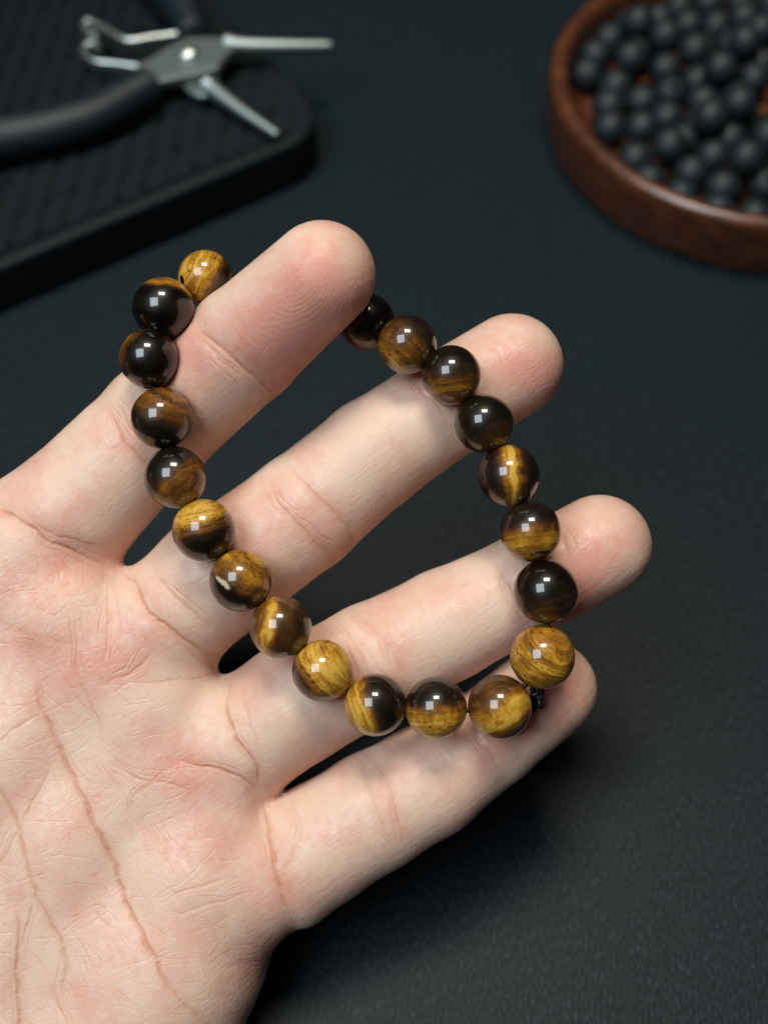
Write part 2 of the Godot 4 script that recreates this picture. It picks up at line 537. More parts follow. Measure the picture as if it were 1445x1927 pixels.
func make_black_beads() -> void:
	var r := 0.0041
	# where the gloss of each visible bead sits, measured; a third number lifts a bead onto its neighbours
	var seen := [Vector3(475, 160, 0), Vector3(385, 275, 0), Vector3(390, 420, 0), Vector3(565, 355, 2), Vector3(535, 535, 1), Vector3(520, 680, 0), Vector3(640, 110, 1), Vector3(655, 240, 3), Vector3(730, 455, 2), Vector3(725, 660, 4), Vector3(740, 895, 0), Vector3(835, 10, 2), Vector3(845, 140, 4), Vector3(855, 270, 1), Vector3(905, 395, 3), Vector3(905, 550, 2), Vector3(900, 795, 1), Vector3(1020, 60, 2), Vector3(1030, 215, 3), Vector3(1140, 340, 5), Vector3(1095, 490, 2), Vector3(1075, 640, 3), Vector3(1120, 795, 2), Vector3(1010, 950, 0), Vector3(1180, 45, 2), Vector3(1295, 215, 3), Vector3(1290, 465, 1), Vector3(1275, 595, 3), Vector3(1330, 745, 2), Vector3(1285, 900, 2), Vector3(1205, 1040, 0), Vector3(1415, 1045, 0), Vector3(1365, 340, 3), Vector3(1360, 5, 2), Vector3(1425, 120, 4), Vector3(1450, 235, 2), Vector3(1452, 670, 2), Vector3(640, 0, 2)]
	var holes := {9: Vector2(0, -0.62), 14: Vector2(-0.05, 0.1), 22: Vector2(0.25, -0.5), 10: Vector2(0.3, 0.65), 19: Vector2(0.15, 0.6), 12: Vector2(0.25, 0.6)}
	var told := {
		9: "matte black bead with a drill hole low on its front, left of centre",
		14: "matte black bead whose drill hole faces the viewer, mid heap",
		22: "matte black bead with a drill hole at its lower right",
		10: "matte black bead beside bare wood at front left, hole on its upper right",
		19: "matte black bead propped highest on the heap, hole near its top",
		12: "matte black bead near the top photo edge with hole on its upper right",
		0: "matte black bead uppermost along the tray's left wall",
		1: "matte black bead second from the top along the tray's left wall",
		2: "matte black bead touching the left wall just above bare wood",
		5: "matte black bead between the two bare wood patches at left",
		23: "matte black bead just right of the bare wooden wedge at front",
		30: "matte black bead closest to the front wall of the tray",
		31: "matte black bead at the front wall, cut by the photo's right edge",
		36: "matte black bead below the bare wood gap at the right edge"}
	var landmark := {9: "the bead with the low front hole", 14: "the bead whose hole faces the viewer", 22: "the bead with the lower right hole", 10: "the holed front left bead", 19: "the highest bead", 12: "the holed bead near the top edge"}
	var pos := []
	var rng := RandomNumberGenerator.new()
	rng.seed = 5
	for s in seen:
		var q := on(980 + s.x / 3.1075, s.y / 3.1075 + 10.0, (0.0086 if s.z < 1 else 0.0112 + s.z * 0.0012))
		pos.append(q - TRAY)
	var seen_count := pos.size()
	for ring_n in [[6, 0.008], [12, 0.0165], [18, 0.025], [24, 0.0335], [29, 0.0418]]:
		for k in ring_n[0]:
			var a: float = TAU * (k + rng.randf() * 0.3) / ring_n[0]
			var q := Vector3(cos(a) * ring_n[1], 0.0087, sin(a) * ring_n[1])
			var s := to_local_px(q + TRAY)
			# the bare patches of the floor, and the places where a seen bead is itself on the floor
			var bare := false
			for g in [Vector2(1105, 205), Vector2(1165, 280), Vector2(1250, 325), Vector2(1440, 180), Vector2(1190, 300)]:
				if g.distance_to(s) < 30.0: bare = true
			for j in seen_count:
				if (pos[j] as Vector3).distance_to(q) < 0.0066: bare = true
			if not bare and s.x < 1560 and s.y > -60: pos.append(q)
	for i in 40:     # the rest of the heap runs on past the frame
		var a := rng.randf() * TAU
		var d := sqrt(rng.randf()) * 0.041
		var q := Vector3(cos(a) * d, 0.009 + rng.randf() * 0.005, sin(a) * d)
		var s := to_local_px(q + TRAY)
		if s.x < 1500 and s.y > -30: continue
		pos.append(q)
	for it in 160:   # settle: no two beads inside each other, none inside the wood
		for i in pos.size():
			for j in range(i + 1, pos.size()):
				var d: Vector3 = pos[j] - pos[i]
				var l := d.length()
				if l < 2 * r and l > 1e-6:
					var push := d / l * (2 * r - l) * 0.5
					pos[i] -= push
					pos[j] += push
		for i in pos.size():
			var p: Vector3 = pos[i]
			p.y = maxf(p.y - 0.00004, 0.0045 + r)
			var flat_r := Vector2(p.x, p.z).length()
			if flat_r > 0.0464 - r:
				var k := (0.0464 - r) / flat_r
				p.x *= k
				p.z *= k
			pos[i] = p
	var mesh := bead_mesh(r, 0.00068, 20, 32)
	var spoken := {}
	for i in pos.size():
		var label: String = told.get(i, "matte black round stone bead deep in the heap in the wooden tray")
		if i < seen_count and not told.has(i):
			# told by where it lies from the nearest bead that stands out
			var here := to_local_px(TRAY + pos[i])
			var best := 9
			for k in landmark:
				if to_local_px(TRAY + pos[k]).distance_to(here) < to_local_px(TRAY + pos[best]).distance_to(here): best = k
			var d := here - to_local_px(TRAY + pos[best])
			var side: String = ["right of", "below right of", "below", "below left of", "left of", "above left of", "above", "above right of"][posmod(roundi(d.angle() / (PI / 4)), 8)]
			label = "matte black bead just %s %s" % [side, landmark[best]]
			if spoken.has(label): label = "matte black bead a little further %s %s" % [side, landmark[best]]
			if spoken.has(label): label = label.replace("a little", "still")
			spoken[label] = true
		var o := solo("black_bead", mesh, mats.black_bead, TRAY + pos[i], label, "bead", "matte black beads in the wooden tray")
		var axis := Vector3(rng.randfn(), rng.randfn() * 0.5, rng.randfn()).normalized()
		if holes.has(i):
			var h: Vector2 = holes[i]
			axis = cam_basis * Vector3(h.x, h.y, sqrt(maxf(0.05, 1.0 - h.length_squared())))
		o.basis = basis_with_y(axis)

func to_local_px(w: Vector3) -> Vector2:
	var c := cam_basis.transposed() * (w - EYE)
	return Vector2(722.5 - c.x / c.z * F, 963.5 + c.y / c.z * F)

func basis_with_y(y: Vector3) -> Basis:
	y = y.normalized()
	var x := y.cross(Vector3(0.21, 0.35, 0.9)).normalized()
	return Basis(x, y, x.cross(y))

func bead_profile(r: float, hole: float, rows: int) -> Array:
	var p := []
	var a0 := asin(hole * 1.25 / r)
	for i in rows + 1:
		var a := lerpf(a0, PI - a0, float(i) / rows)
		p.append(Vector2(sin(a) * r, -cos(a) * r))
	var y := cos(a0) * r
	p.append(Vector2(hole, y - hole * 0.35))
	p.append(Vector2(hole, y * 0.5))
	p.append(Vector2(hole, -y * 0.5))
	p.append(Vector2(hole, -y + hole * 0.35))
	return p

func bead_mesh(r: float, hole: float, rows: int, n: int) -> ArrayMesh:
	return lathe(bead_profile(r, hole, rows), n, true, 50.0)

# ==================================================================== hand
# The hand is one continuous surface: tapered capsules joined by a smooth minimum, meshed as surface nets.
var ba := PackedVector3Array()
var bb := PackedVector3Array()
var bra := PackedFloat32Array()
var brb := PackedFloat32Array()
var bg := PackedInt32Array()
var smooth_k := PackedFloat32Array([4.0, 0.9, 0.9, 0.9, 0.9, 2.0])
var gd := PackedFloat32Array([0, 0, 0, 0, 0, 0])

func chain(group: int, joints: Array) -> void:     # joints: [px, py, depth mm, radius px]
	for i in joints.size() - 1:
		var a: Array = joints[i]
		var b: Array = joints[i + 1]
		ba.append(cp(a[0], a[1], a[2]))
		bb.append(cp(b[0], b[1], b[2]))
		bra.append(a[3] * a[2] / F)
		brb.append(b[3] * b[2] / F)
		bg.append(group)

func bone_d(i: int, p: Vector3) -> float:
	var a := ba[i]
	var ab := bb[i] - a
	var t := clampf((p - a).dot(ab) / maxf(ab.length_squared(), 1e-6), 0.0, 1.0)
	return (p - a - ab * t).length() - lerpf(bra[i], brb[i], t)

func sdf(p: Vector3, ids: PackedInt32Array) -> float:
	gd.fill(99.0)
	for i in ids:
		var a := ba[i]
		var ab := bb[i] - a
		var t := clampf((p - a).dot(ab) / maxf(ab.length_squared(), 1e-6), 0.0, 1.0)
		var d := (p - a - ab * t).length() - lerpf(bra[i], brb[i], t)
		var g := bg[i]
		var o := gd[g]
		var k := smooth_k[g]
		var h := maxf(k - absf(o - d), 0.0) / k
		gd[g] = minf(o, d) - h * h * k * 0.25
	var palm := gd[0]
	var res := palm
	for g in range(1, 6):
		var f := gd[g]
		if f > 90.0: continue
		var h := maxf(2.6 - absf(palm - f), 0.0) / 2.6
		res = minf(res, minf(palm, f) - h * h * 0.65)
	return res

func make_bones() -> void:
	# index, bent forward so that its tip comes over the bracelet
	chain(1, [[-30, 1090, 165, 140], [140, 960, 164, 122], [300, 795, 162, 111], [460, 650, 154.5, 109], [606, 518, 146, 101]])
	# middle
	chain(2, [[200, 1260, 165, 130], [321, 1163, 163, 116], [402, 1089, 162.5, 117], [570, 965, 161.5, 111], [703, 854, 161, 104], [835, 765, 161, 99], [962, 688, 162, 97]])
	# ring
	chain(3, [[330, 1450, 165, 130], [455, 1392, 163, 116], [558, 1322, 162, 114], [700, 1247, 161, 111], [840, 1175, 161, 104], [985, 1105, 161, 97], [1128, 1027, 162, 96]])
	# little finger
	chain(4, [[400, 1690, 163, 120], [538, 1631, 162, 115], [602, 1588, 162, 113], [704, 1526, 161.5, 110], [806, 1469, 161.5, 105], [917, 1391, 161.5, 92], [1031, 1297, 162.5, 91]])
	# thumb, off the frame at the left
	chain(5, [[-330, 1720, 168, 190], [-420, 1350, 160, 135], [-400, 1080, 154, 125], [-340, 880, 150, 110]])
	# palm: metacarpals, mounts under the fingers, ball of the thumb, heel
	chain(0, [[10, 1085, 165.5, 138], [-190, 1420, 168, 160], [-430, 1950, 170, 200]])
	chain(0, [[195, 1265, 165.5, 140], [-20, 1560, 168, 160], [-350, 2020, 170, 200]])
	chain(0, [[325, 1450, 165, 135], [100, 1700, 168, 160], [-270, 2080, 170, 200]])
	chain(0, [[415, 1670, 163.5, 130], [290, 1900, 165, 150], [60, 2160, 166, 190], [-200, 2330, 168, 210]])
	chain(0, [[90, 1120, 163, 105], [150, 1150, 163, 100], [300, 1310, 163, 100], [400, 1500, 162.5, 95], [430, 1610, 162, 105]])
	chain(0, [[110, 1180, 164, 120], [20, 1400, 165.5, 150], [-60, 1750, 166.5, 180]])
	chain(0, [[260, 1360, 164, 115], [150, 1560, 165.5, 150], [60, 1850, 166.5, 170]])
	chain(0, [[370, 1560, 163.5, 110], [235, 1760, 165, 150], [100, 2000, 166, 180]])
	chain(0, [[380, 1640, 162.5, 140], [330, 1800, 163, 150], [180, 2050, 163, 180]])
	chain(0, [[-260, 1500, 164, 170], [-180, 1720, 162, 190], [-160, 1950, 163, 200]])
	chain(0, [[-420, 2000, 172, 230], [-700, 2500, 178, 250]])
	chain(0, [[-150, 2150, 172, 230], [-420, 2620, 178, 250]])

# strokes of the palm and finger lines: [points, depth of the skin there, half-width mm, depth mm, redness, width and depth of the fold round it]
func strokes() -> Array:
	var V := func(a: Array) -> PackedVector2Array:
		var o := PackedVector2Array()
		for i in range(0, a.size(), 2): o.append(Vector2(a[i], a[i + 1]))
		return o
	var s := []
	# long lines of the palm
	s.append([V.call([58, 1225, 72, 1285, 84, 1335, 116, 1415, 154, 1491, 208, 1600, 240, 1690, 290, 1773, 335, 1848, 392, 1922, 440, 1990]), 155, 0.245, 0.225, 1, 1.72, 0.341])
	s.append([V.call([-20, 1430, 2, 1466, 33, 1541, 62, 1632, 80, 1684, 129, 1788, 128, 1857, 140, 1940]), 155, 0.202, 0.165, 0.75, 1.38, 0.217])
	s.append([V.call([30, 1700, 42, 1745, 40, 1836, 43, 1927, 40, 2000]), 155, 0.216, 0.18, 0.9, 1.49, 0.217])
	s.append([V.call([-20, 1660, 5, 1625, 37, 1566, 70, 1500, 102, 1435]), 155, 0.2, 0.09, 0.5, 0.92, 0.0744])
	s.append([V.call([78, 1670, 66, 1715, 54, 1752, 46, 1800]), 155, 0.18, 0.105, 0.55, 0.92, 0.093])
	s.append([V.call([104, 1840, 122, 1885, 140, 1930]), 155, 0.22, 0.09, 0.5, 0.92, 0.062])
	s.append([V.call([194, 1086, 205, 1148, 204, 1195, 200, 1250]), 155, 0.2, 0.09, 0.5, 0.92, 0.0744])
	s.append([V.call([143, 1132, 146, 1202, 150, 1268, 174, 1325, 190, 1365, 199, 1420]), 155, 0.18, 0.09, 0.5, 0.92, 0.0744])
	s.append([V.call([198, 1288, 240, 1268, 264, 1252, 290, 1230]), 155, 0.2, 0.09, 0.6, 0.92, 0.062])
	s.append([V.call([200, 1280, 310, 1284, 388, 1276, 430, 1278]), 155, 0.15, 0.06, 0.4, 0.805, 0.0496])
	s.append([V.call([0, 1179, 58, 1192, 120, 1208, 160, 1210]), 155, 0.36, 0.045, 0.4, 1.38, 0.0744])
	s.append([V.call([62, 1241, 78, 1288, 90, 1340]), 155, 0.22, 0.075, 0.4, 0.92, 0.062])
	s.append([V.call([-10, 1405, 39, 1369, 78, 1346, 155, 1312]), 155, 0.18, 0.075, 0.35, 0.805, 0.062])
	s.append([V.call([332, 1431, 374, 1441, 440, 1458, 469, 1479, 490, 1514]), 154, 0.187, 0.165, 0.9, 1.26, 0.217])
	s.append([V.call([212, 1437, 257, 1462, 332, 1476, 360, 1484]), 155, 0.2, 0.075, 0.55, 0.92, 0.062])
	s.append([V.call([240, 1535, 252, 1505, 285, 1472, 310, 1452]), 155, 0.2, 0.075, 0.5, 0.92, 0.0496])
	s.append([V.call([290, 1700, 350, 1670, 400, 1655, 470, 1645]), 154, 0.16, 0.06, 0.35, 0.92, 0.062])
	s.append([V.call([310, 1722, 380, 1700, 440, 1685, 500, 1672]), 154, 0.16, 0.06, 0.3, 0.92, 0.0496])
	s.append([V.call([340, 1750, 390, 1740, 440, 1715]), 154, 0.14, 0.045, 0.2, 0.805, 0.0372])
	s.append([V.call([350, 1580, 400, 1575, 440, 1590]), 154, 0.14, 0.045, 0.2, 0.805, 0.0372])
	s.append([V.call([446, 1802, 469, 1818, 486, 1836]), 156, 0.216, 0.08, 0.5, 1.84, 0.248])
	s.append([V.call([150, 1700, 190, 1720, 215, 1745]), 155, 0.14, 0.045, 0.2, 0.805, 0.0372])
	# where the fingers leave the palm
	s.append([V.call([-30, 950, 0, 961, 46, 985, 97, 1020, 155, 1047, 205, 1070]), 155, 0.216, 0.21, 1, 1.61, 0.496])
	s.append([V.call([60, 985, 110, 1010, 150, 1020, 190, 1030]), 155, 0.18, 0.09, 0.5, 1.15, 0.155])
	s.append([V.call([205, 1070, 228, 1083, 258, 1108, 281, 1150, 329, 1190, 372, 1224, 405, 1246]), 155, 0.202, 0.195, 1, 1.49, 0.434])
	s.append([V.call([290, 1085, 305, 1098, 349, 1140, 388, 1180]), 155, 0.22, 0.09, 0.5, 1.15, 0.186])
	s.append([V.call([422, 1278, 424, 1315, 428, 1350, 448, 1396, 484, 1443, 482, 1481, 490, 1512]), 154, 0.187, 0.18, 1, 1.49, 0.434])
	s.append([V.call([450, 1300, 462, 1340, 480, 1390, 492, 1430]), 154, 0.2, 0.075, 0.4, 1.15, 0.155])
	s.append([V.call([492, 1518, 500, 1550, 507, 1578, 519, 1637, 536, 1699, 553, 1752]), 154, 0.187, 0.195, 1, 1.38, 0.496])
	s.append([V.call([540, 1525, 556, 1558, 552, 1597, 540, 1640, 532, 1670]), 154, 0.2, 0.09, 0.5, 1.03, 0.155])
	# finger joints
	s.append([V.call([372, 606, 385, 628, 412, 652, 462, 692, 500, 714, 528, 724]), 146, 0.22, 0.15, 0.9, 1.38, 0.341])
	s.append([V.call([372, 628, 395, 655, 430, 690, 466, 712]), 147, 0.16, 0.09, 0.5, 0.92, 0.124])
	s.append([V.call([196, 758, 222, 808, 240, 838, 272, 868, 300, 880]), 154, 0.216, 0.12, 0.8, 1.38, 0.217])
	s.append([V.call([208, 742, 238, 790, 262, 830]), 154, 0.22, 0.075, 0.5, 1.03, 0.124])
	s.append([V.call([505, 905, 530, 955, 560, 985, 600, 1028, 632, 1056]), 154, 0.187, 0.0975, 0.7, 1.26, 0.186])
	s.append([V.call([540, 870, 575, 915, 615, 950, 650, 988, 668, 1024]), 154, 0.187, 0.0975, 0.8, 1.26, 0.186])
	s.append([V.call([488, 880, 500, 935, 530, 975]), 154, 0.18, 0.06, 0.35, 0.92, 0.0744])
	s.append([V.call([770, 705, 792, 735, 825, 765, 862, 822]), 154, 0.187, 0.12, 0.6, 1.38, 0.279])
	s.append([V.call([785, 692, 812, 722, 850, 768, 872, 800]), 154, 0.2, 0.075, 0.4, 1.03, 0.124])
	s.append([V.call([632, 1168, 652, 1190, 668, 1220, 694, 1262, 712, 1300]), 154, 0.22, 0.0825, 0.5, 1.15, 0.155])
	s.append([V.call([665, 1150, 695, 1178, 725, 1210, 752, 1250, 765, 1285]), 154, 0.22, 0.0825, 0.6, 1.15, 0.155])
	s.append([V.call([930, 1040, 942, 1075, 958, 1105, 978, 1140, 1000, 1172]), 154, 0.22, 0.0975, 0.6, 1.26, 0.248])
	s.append([V.call([682, 1430, 692, 1475, 706, 1520, 722, 1560, 745, 1605]), 154, 0.2, 0.09, 0.5, 1.15, 0.155])
	s.append([V.call([690, 1410, 718, 1455, 740, 1500, 752, 1550, 765, 1590]), 154, 0.2, 0.09, 0.5, 1.15, 0.155])
	s.append([V.call([868, 1345, 890, 1378, 925, 1425, 950, 1462]), 154, 0.22, 0.09, 0.5, 1.26, 0.217])
	# skin pushed in by the elastic knot and beads
	s.append([V.call([1045, 965, 1060, 1010, 1075, 1060]), 155, 0.36, 0.015, 0.5, 1.61, 0.093])
	return s

const TW := 2048
const TH := 1456
const MM_PER := 0.0640     # texture millimetres per texel
var uv_u: Vector3
var uv_v: Vector3
var uv_0 := Vector2(-84.0, -48.0)

func make_hand() -> void:
	make_bones()
	var nrm := Vector3(0.05, 0.08, 1.0).normalized()      # the palm's own facing
	uv_u = Vector3(cos(deg_to_rad(36.0)), sin(deg_to_rad(36.0)), 0)
	uv_u = (uv_u - nrm * nrm.dot(uv_u)).normalized()
	uv_v = nrm.cross(uv_u)
	var st := strokes()
	# ---- field on a grid, in blocks near the surface
	var cell := 0.62
	var bs := 8
	var lo := Vector3(-82, -98, -190)
	var hi := Vector3(41, 43, -132)
	var nb := Vector3i(((hi - lo) / (cell * bs)).ceil())
	var nx := nb.x * bs + 1
	var ny := nb.y * bs + 1
	var nz := nb.z * bs + 1
	var field := PackedFloat32Array()
	field.resize(nx * ny * nz)
	field.fill(9.0)
	var blocks := []
	var half := cell * bs * 0.5
	var diag := half * sqrt(3.0)
	var near := PackedFloat32Array()
	near.resize(ba.size())
	for bz in nb.z:
		for by in nb.y:
			for bx in nb.x:
				var c := lo + Vector3(bx, by, bz) * (cell * bs) + Vector3.ONE * half
				var dm := 1e9
				for i in ba.size():
					near[i] = bone_d(i, c)
					dm = minf(dm, near[i])
				if dm > diag + 3.0: continue
				var ids := PackedInt32Array()
				for i in ba.size():
					if near[i] < dm + 2.0 * diag + 4.5: ids.append(i)
				var dc := sdf(c, ids)
				if absf(dc) > diag + 2.2:
					if dc < 0:
						for z in bs:
							for y in bs:
								var row := ((bz * bs + z) * ny + by * bs + y) * nx + bx * bs
								for x in bs: field[row + x] = -9.0
					continue
				blocks.append([Vector3i(bx, by, bz), ids])
	for b in blocks:
		var o: Vector3i = b[0] * bs
		var ids: PackedInt32Array = b[1]
		for z in range(o.z, o.z + bs + 1):
			for y in range(o.y, o.y + bs + 1):
				var row := (z * ny + y) * nx
				for x in range(o.x, o.x + bs + 1):
					field[row + x] = sdf(lo + Vector3(x, y, z) * cell, ids)
	# ---- surface nets
	var id := PackedInt32Array()
	id.resize(nx * ny * nz)
	id.fill(-1)
	var v := PackedVector3Array()
	var t := PackedInt32Array()
	var cells := PackedInt32Array()
	var sxy := nx * ny
	var off := [0, 1, nx, nx + 1, sxy, sxy + 1, sxy + nx, sxy + nx + 1]
	var cpos := [Vector3(0, 0, 0), Vector3(1, 0, 0), Vector3(0, 1, 0), Vector3(1, 1, 0), Vector3(0, 0, 1), Vector3(1, 0, 1), Vector3(0, 1, 1), Vector3(1, 1, 1)]
	var edges := [[0, 1], [2, 3], [4, 5], [6, 7], [0, 2], [1, 3], [4, 6], [5, 7], [0, 4], [1, 5], [2, 6], [3, 7]]
	for b in blocks:
		var o: Vector3i = b[0] * bs
		for z in range(o.z, o.z + bs):
			for y in range(o.y, o.y + bs):
				for x in range(o.x, o.x + bs):
					var q := (z * ny + y) * nx + x
					var neg := 0
					for k in 8:
						if field[q + off[k]] < 0.0: neg += 1
					if neg == 0 or neg == 8: continue
					var s := Vector3.ZERO
					var n := 0
					for ed in edges:
						var f0 := field[q + off[ed[0]]]
						var f1 := field[q + off[ed[1]]]
						if (f0 < 0.0) != (f1 < 0.0):
							s += (cpos[ed[0]] as Vector3).lerp(cpos[ed[1]], f0 / (f0 - f1))
							n += 1
					id[q] = v.size()
					cells.append(q)
					v.append(lo + (Vector3(x, y, z) + s / n) * cell)
	for ci in cells.size():
		var q := cells[ci]
		var f0 := field[q] < 0.0
		for ax in [[1, nx, sxy], [nx, sxy, 1], [sxy, 1, nx]]:
			var f1 := field[q + ax[0]] < 0.0
			if f0 == f1: continue
			if q - ax[1] - ax[2] < 0: continue
			var a := id[q]
			var b := id[q - ax[1]]
			var c := id[q - ax[1] - ax[2]]
			var d := id[q - ax[2]]
			if a < 0 or b < 0 or c < 0 or d < 0: continue
			if f0: t.append_array([a, c, b, a, d, c])
			else: t.append_array([a, b, c, a, c, d])
	# ---- normals, then the folds press the skin in
	var n := PackedVector3Array()
	n.resize(v.size())
	for i in range(0, t.size(), 3):
		var c := (v[t[i + 2]] - v[t[i]]).cross(v[t[i + 1]] - v[t[i]])
		n[t[i]] += c
		n[t[i + 1]] += c
		n[t[i + 2]] += c
	var flip := 0.0
	for i in v.size(): flip += n[i].dot(v[i] - Vector3(-20, -30, -164))
	flip = signf(flip)
	var folds := []
	for s in st:
		if s[6] <= 0.0: continue
		var box := Rect2(s[0][0], Vector2.ZERO)
		for p in s[0]: box = box.expand(p)
		folds.append([s[0], box.grow(s[5] * 14.0 * 3.0), s[5] * F / s[1], s[6]])
	for i in v.size():
		var nn := n[i].normalized() * flip
		if nn.z < 0.1: continue
		var px := Vector2(722.5 - v[i].x / v[i].z * F, 963.5 + v[i].y / v[i].z * F)
		var push := 0.0
		for f in folds:
			if not (f[1] as Rect2).has_point(px): continue
			var pts: PackedVector2Array = f[0]
			var best := 1e9
			for k in pts.size() - 1:
				best = minf(best, px.distance_squared_to(Geometry2D.get_closest_point_to_segment(px, pts[k], pts[k + 1])))
			push = maxf(push, f[3] * exp(-best / (f[2] * f[2])))
		v[i] -= nn * push
	# the beads rest in the skin and dent it a little
	for b in BEADS:
		var c := cp(b[0], b[1], b[3])
		var r: float = b[2] * b[3] / F
		for i in v.size():
			var q := v[i] - c
			var l := q.length()
			if l > r + 1.6 or q.z > 0.3 * r or n[i].z * flip < 0.0: continue
			var soft := maxf(0.0, 1.0 - absf(l - r) / 1.6)
			v[i].z -= 0.35 * soft * soft
			q = v[i] - c
			if q.length() < r + 0.06: v[i] = c + q.normalized() * (r + 0.06)
	var base := Vector3(-20, -40, -160)
	var uv := PackedVector2Array()
	uv.resize(v.size())
	for i in v.size():
		var p := Vector2(v[i].dot(uv_u), v[i].dot(uv_v)) - uv_0
		uv[i] = Vector2(p.x / (TW * MM_PER), p.y / (TH * MM_PER))
		v[i] = (v[i] - base) * 0.001
	var mesh := skin_up(v, t, 0.0, PackedColorArray(), uv)
	var o := solo("hand", mesh, skin_material(st), to_world(base), "bare open left hand, palm up with fingers spread, holding the brown bead bracelet", "hand")
	o.basis = cam_basis

func skin_material(st: Array) -> StandardMaterial3D:
	var rng := RandomNumberGenerator.new()
	rng.seed = 21
	var groove := PackedFloat32Array()
	groove.resize(TW * TH)
	var red := PackedFloat32Array()
	red.resize(TW * TH)
	var wob := FastNoiseLite.new()
	wob.seed = 4
	wob.frequency = 0.25
	for s in st:
		stroke(groove, red, s[0], s[1], s[2], s[3], s[4], wob)
		if s[4] < 0.45: continue
		for k in 4:      # finer lines that run along and branch off each main one
			var n: int = s[0].size()
			var from := rng.randi_range(0, maxi(0, n - 3))
			var to := mini(n, from + rng.randi_range(2, 4))
			var o := PackedVector2Array()
			var side := rng.randf_range(-11, 11)
			var drift := rng.randf_range(-9, 9)
			for i in range(from, to):
				var d: Vector2 = (s[0][mini(i + 1, n - 1)] - s[0][maxi(i - 1, 0)]).normalized()
				o.append(s[0][i] + Vector2(-d.y, d.x) * (side + drift * (i - from)))
			if o.size() > 1: stroke(groove, red, o, s[1], rng.randf_range(0.07, 0.12), rng.randf_range(0.03, 0.08), rng.randf_range(0.15, 0.4), wob)
	# minor lines: steep ones and slanted ones over the palm, lengthwise ones along the fingers
	for i in 760:
		var p := Vector2(rng.randf_range(-20, 520), rng.randf_range(1000, 1930))
		if p.x > 180 + (p.y - 1000) * 0.42: continue
		var kind := rng.randf()
		var a := deg_to_rad(rng.randfn() * 12 + (62.0 if kind < 0.45 else (-25.0 if kind < 0.8 else 5.0)))
		var l := rng.randf_range(25, 110)
		var d := Vector2(cos(a), sin(a)) * l
		var bend := Vector2(-d.y, d.x) * rng.randf_range(-0.12, 0.12)
		stroke(groove, red, PackedVector2Array([p - d * 0.5, p - d * 0.2 + bend, p + d * 0.2 + bend * 0.8, p + d * 0.5]), 155, rng.randf_range(0.05, 0.10), rng.randf_range(0.012, 0.05), rng.randf_range(-0.1, 0.2), wob)
	var axes := [[140, 960, 300, 795], [300, 795, 460, 650], [340, 1130, 570, 965], [590, 950, 820, 775], [455, 1390, 700, 1245], [720, 1235, 970, 1110], [550, 1610, 700, 1520], [720, 1510, 900, 1395]]
	for i in 420:
		var q: Array = axes[i % 8]
		var a := Vector2(q[0], q[1])
		var b := Vector2(q[2], q[3])
		var d := (b - a).normalized().rotated(rng.randfn() * 0.10)
		var p := a.lerp(b, rng.randf()) + Vector2(-d.y, d.x) * rng.randf_range(-95, 95)
		if rng.randf() < 0.3: d = Vector2(-d.y, d.x)
		var l := rng.randf_range(15, 60)
		stroke(groove, red, PackedVector2Array([p - d * l * 0.5, p + d * l * 0.5]), 155, rng.randf_range(0.05, 0.09), rng.randf_range(0.010, 0.034), 0.0, wob)
	# fine relief: skin cells, lengthwise creasing, and ridges on the finger pads
	var fine := FastNoiseLite.new()
	fine.seed = 31
	fine.noise_type = FastNoiseLite.TYPE_CELLULAR
	fine.cellular_return_type = FastNoiseLite.RETURN_DISTANCE2_SUB
	fine.frequency = 0.085
	fine.fractal_type = FastNoiseLite.FRACTAL_NONE
	var cells_im := fine.get_image(TW, TH).get_data()
	var soft := FastNoiseLite.new()
	soft.seed = 32
	soft.frequency = 0.085
	soft.fractal_octaves = 3
	var along_im := soft.get_image(TW / 6, TH)
	along_im.resize(TW, TH, Image.INTERPOLATE_CUBIC)
	var along := along_im.get_data()
	soft.seed = 36
	var across_im := soft.get_image(TW, TH / 6)
	across_im.resize(TW, TH, Image.INTERPOLATE_CUBIC)
	var across := across_im.get_data()
	soft.frequency = 0.006
	soft.seed = 33
	var where := soft.get_image(TW, TH).get_data()
	var h := PackedFloat32Array()
	h.resize(TW * TH)
	for i in h.size():
		h[i] = (cells_im[i] * 0.00012 + along[i] * 0.0000007 * where[i] + across[i] * 0.0000007 * (255 - where[i])) - groove[i]
	pad_ridges(h, cp(560, 560, 139), 9.0, 0.9, Vector2(0.25, 0.35))
	pad_ridges(h, cp(985, 680, 154), 7.5, 0.6, Vector2(0.2, 0.0))
	pad_ridges(h, cp(1150, 1030, 154), 7.5, 0.6, Vector2(0.2, 0.0))
	var hm := Image.create_from_data(TW, TH, false, Image.FORMAT_RF, h.to_byte_array())
	# colour: pale and pink blotches, redder in the lines and on the finger pads
	var w2 := TW / 2
	var h2 := TH / 2
	var pink := PackedFloat32Array()
	pink.resize(w2 * h2)
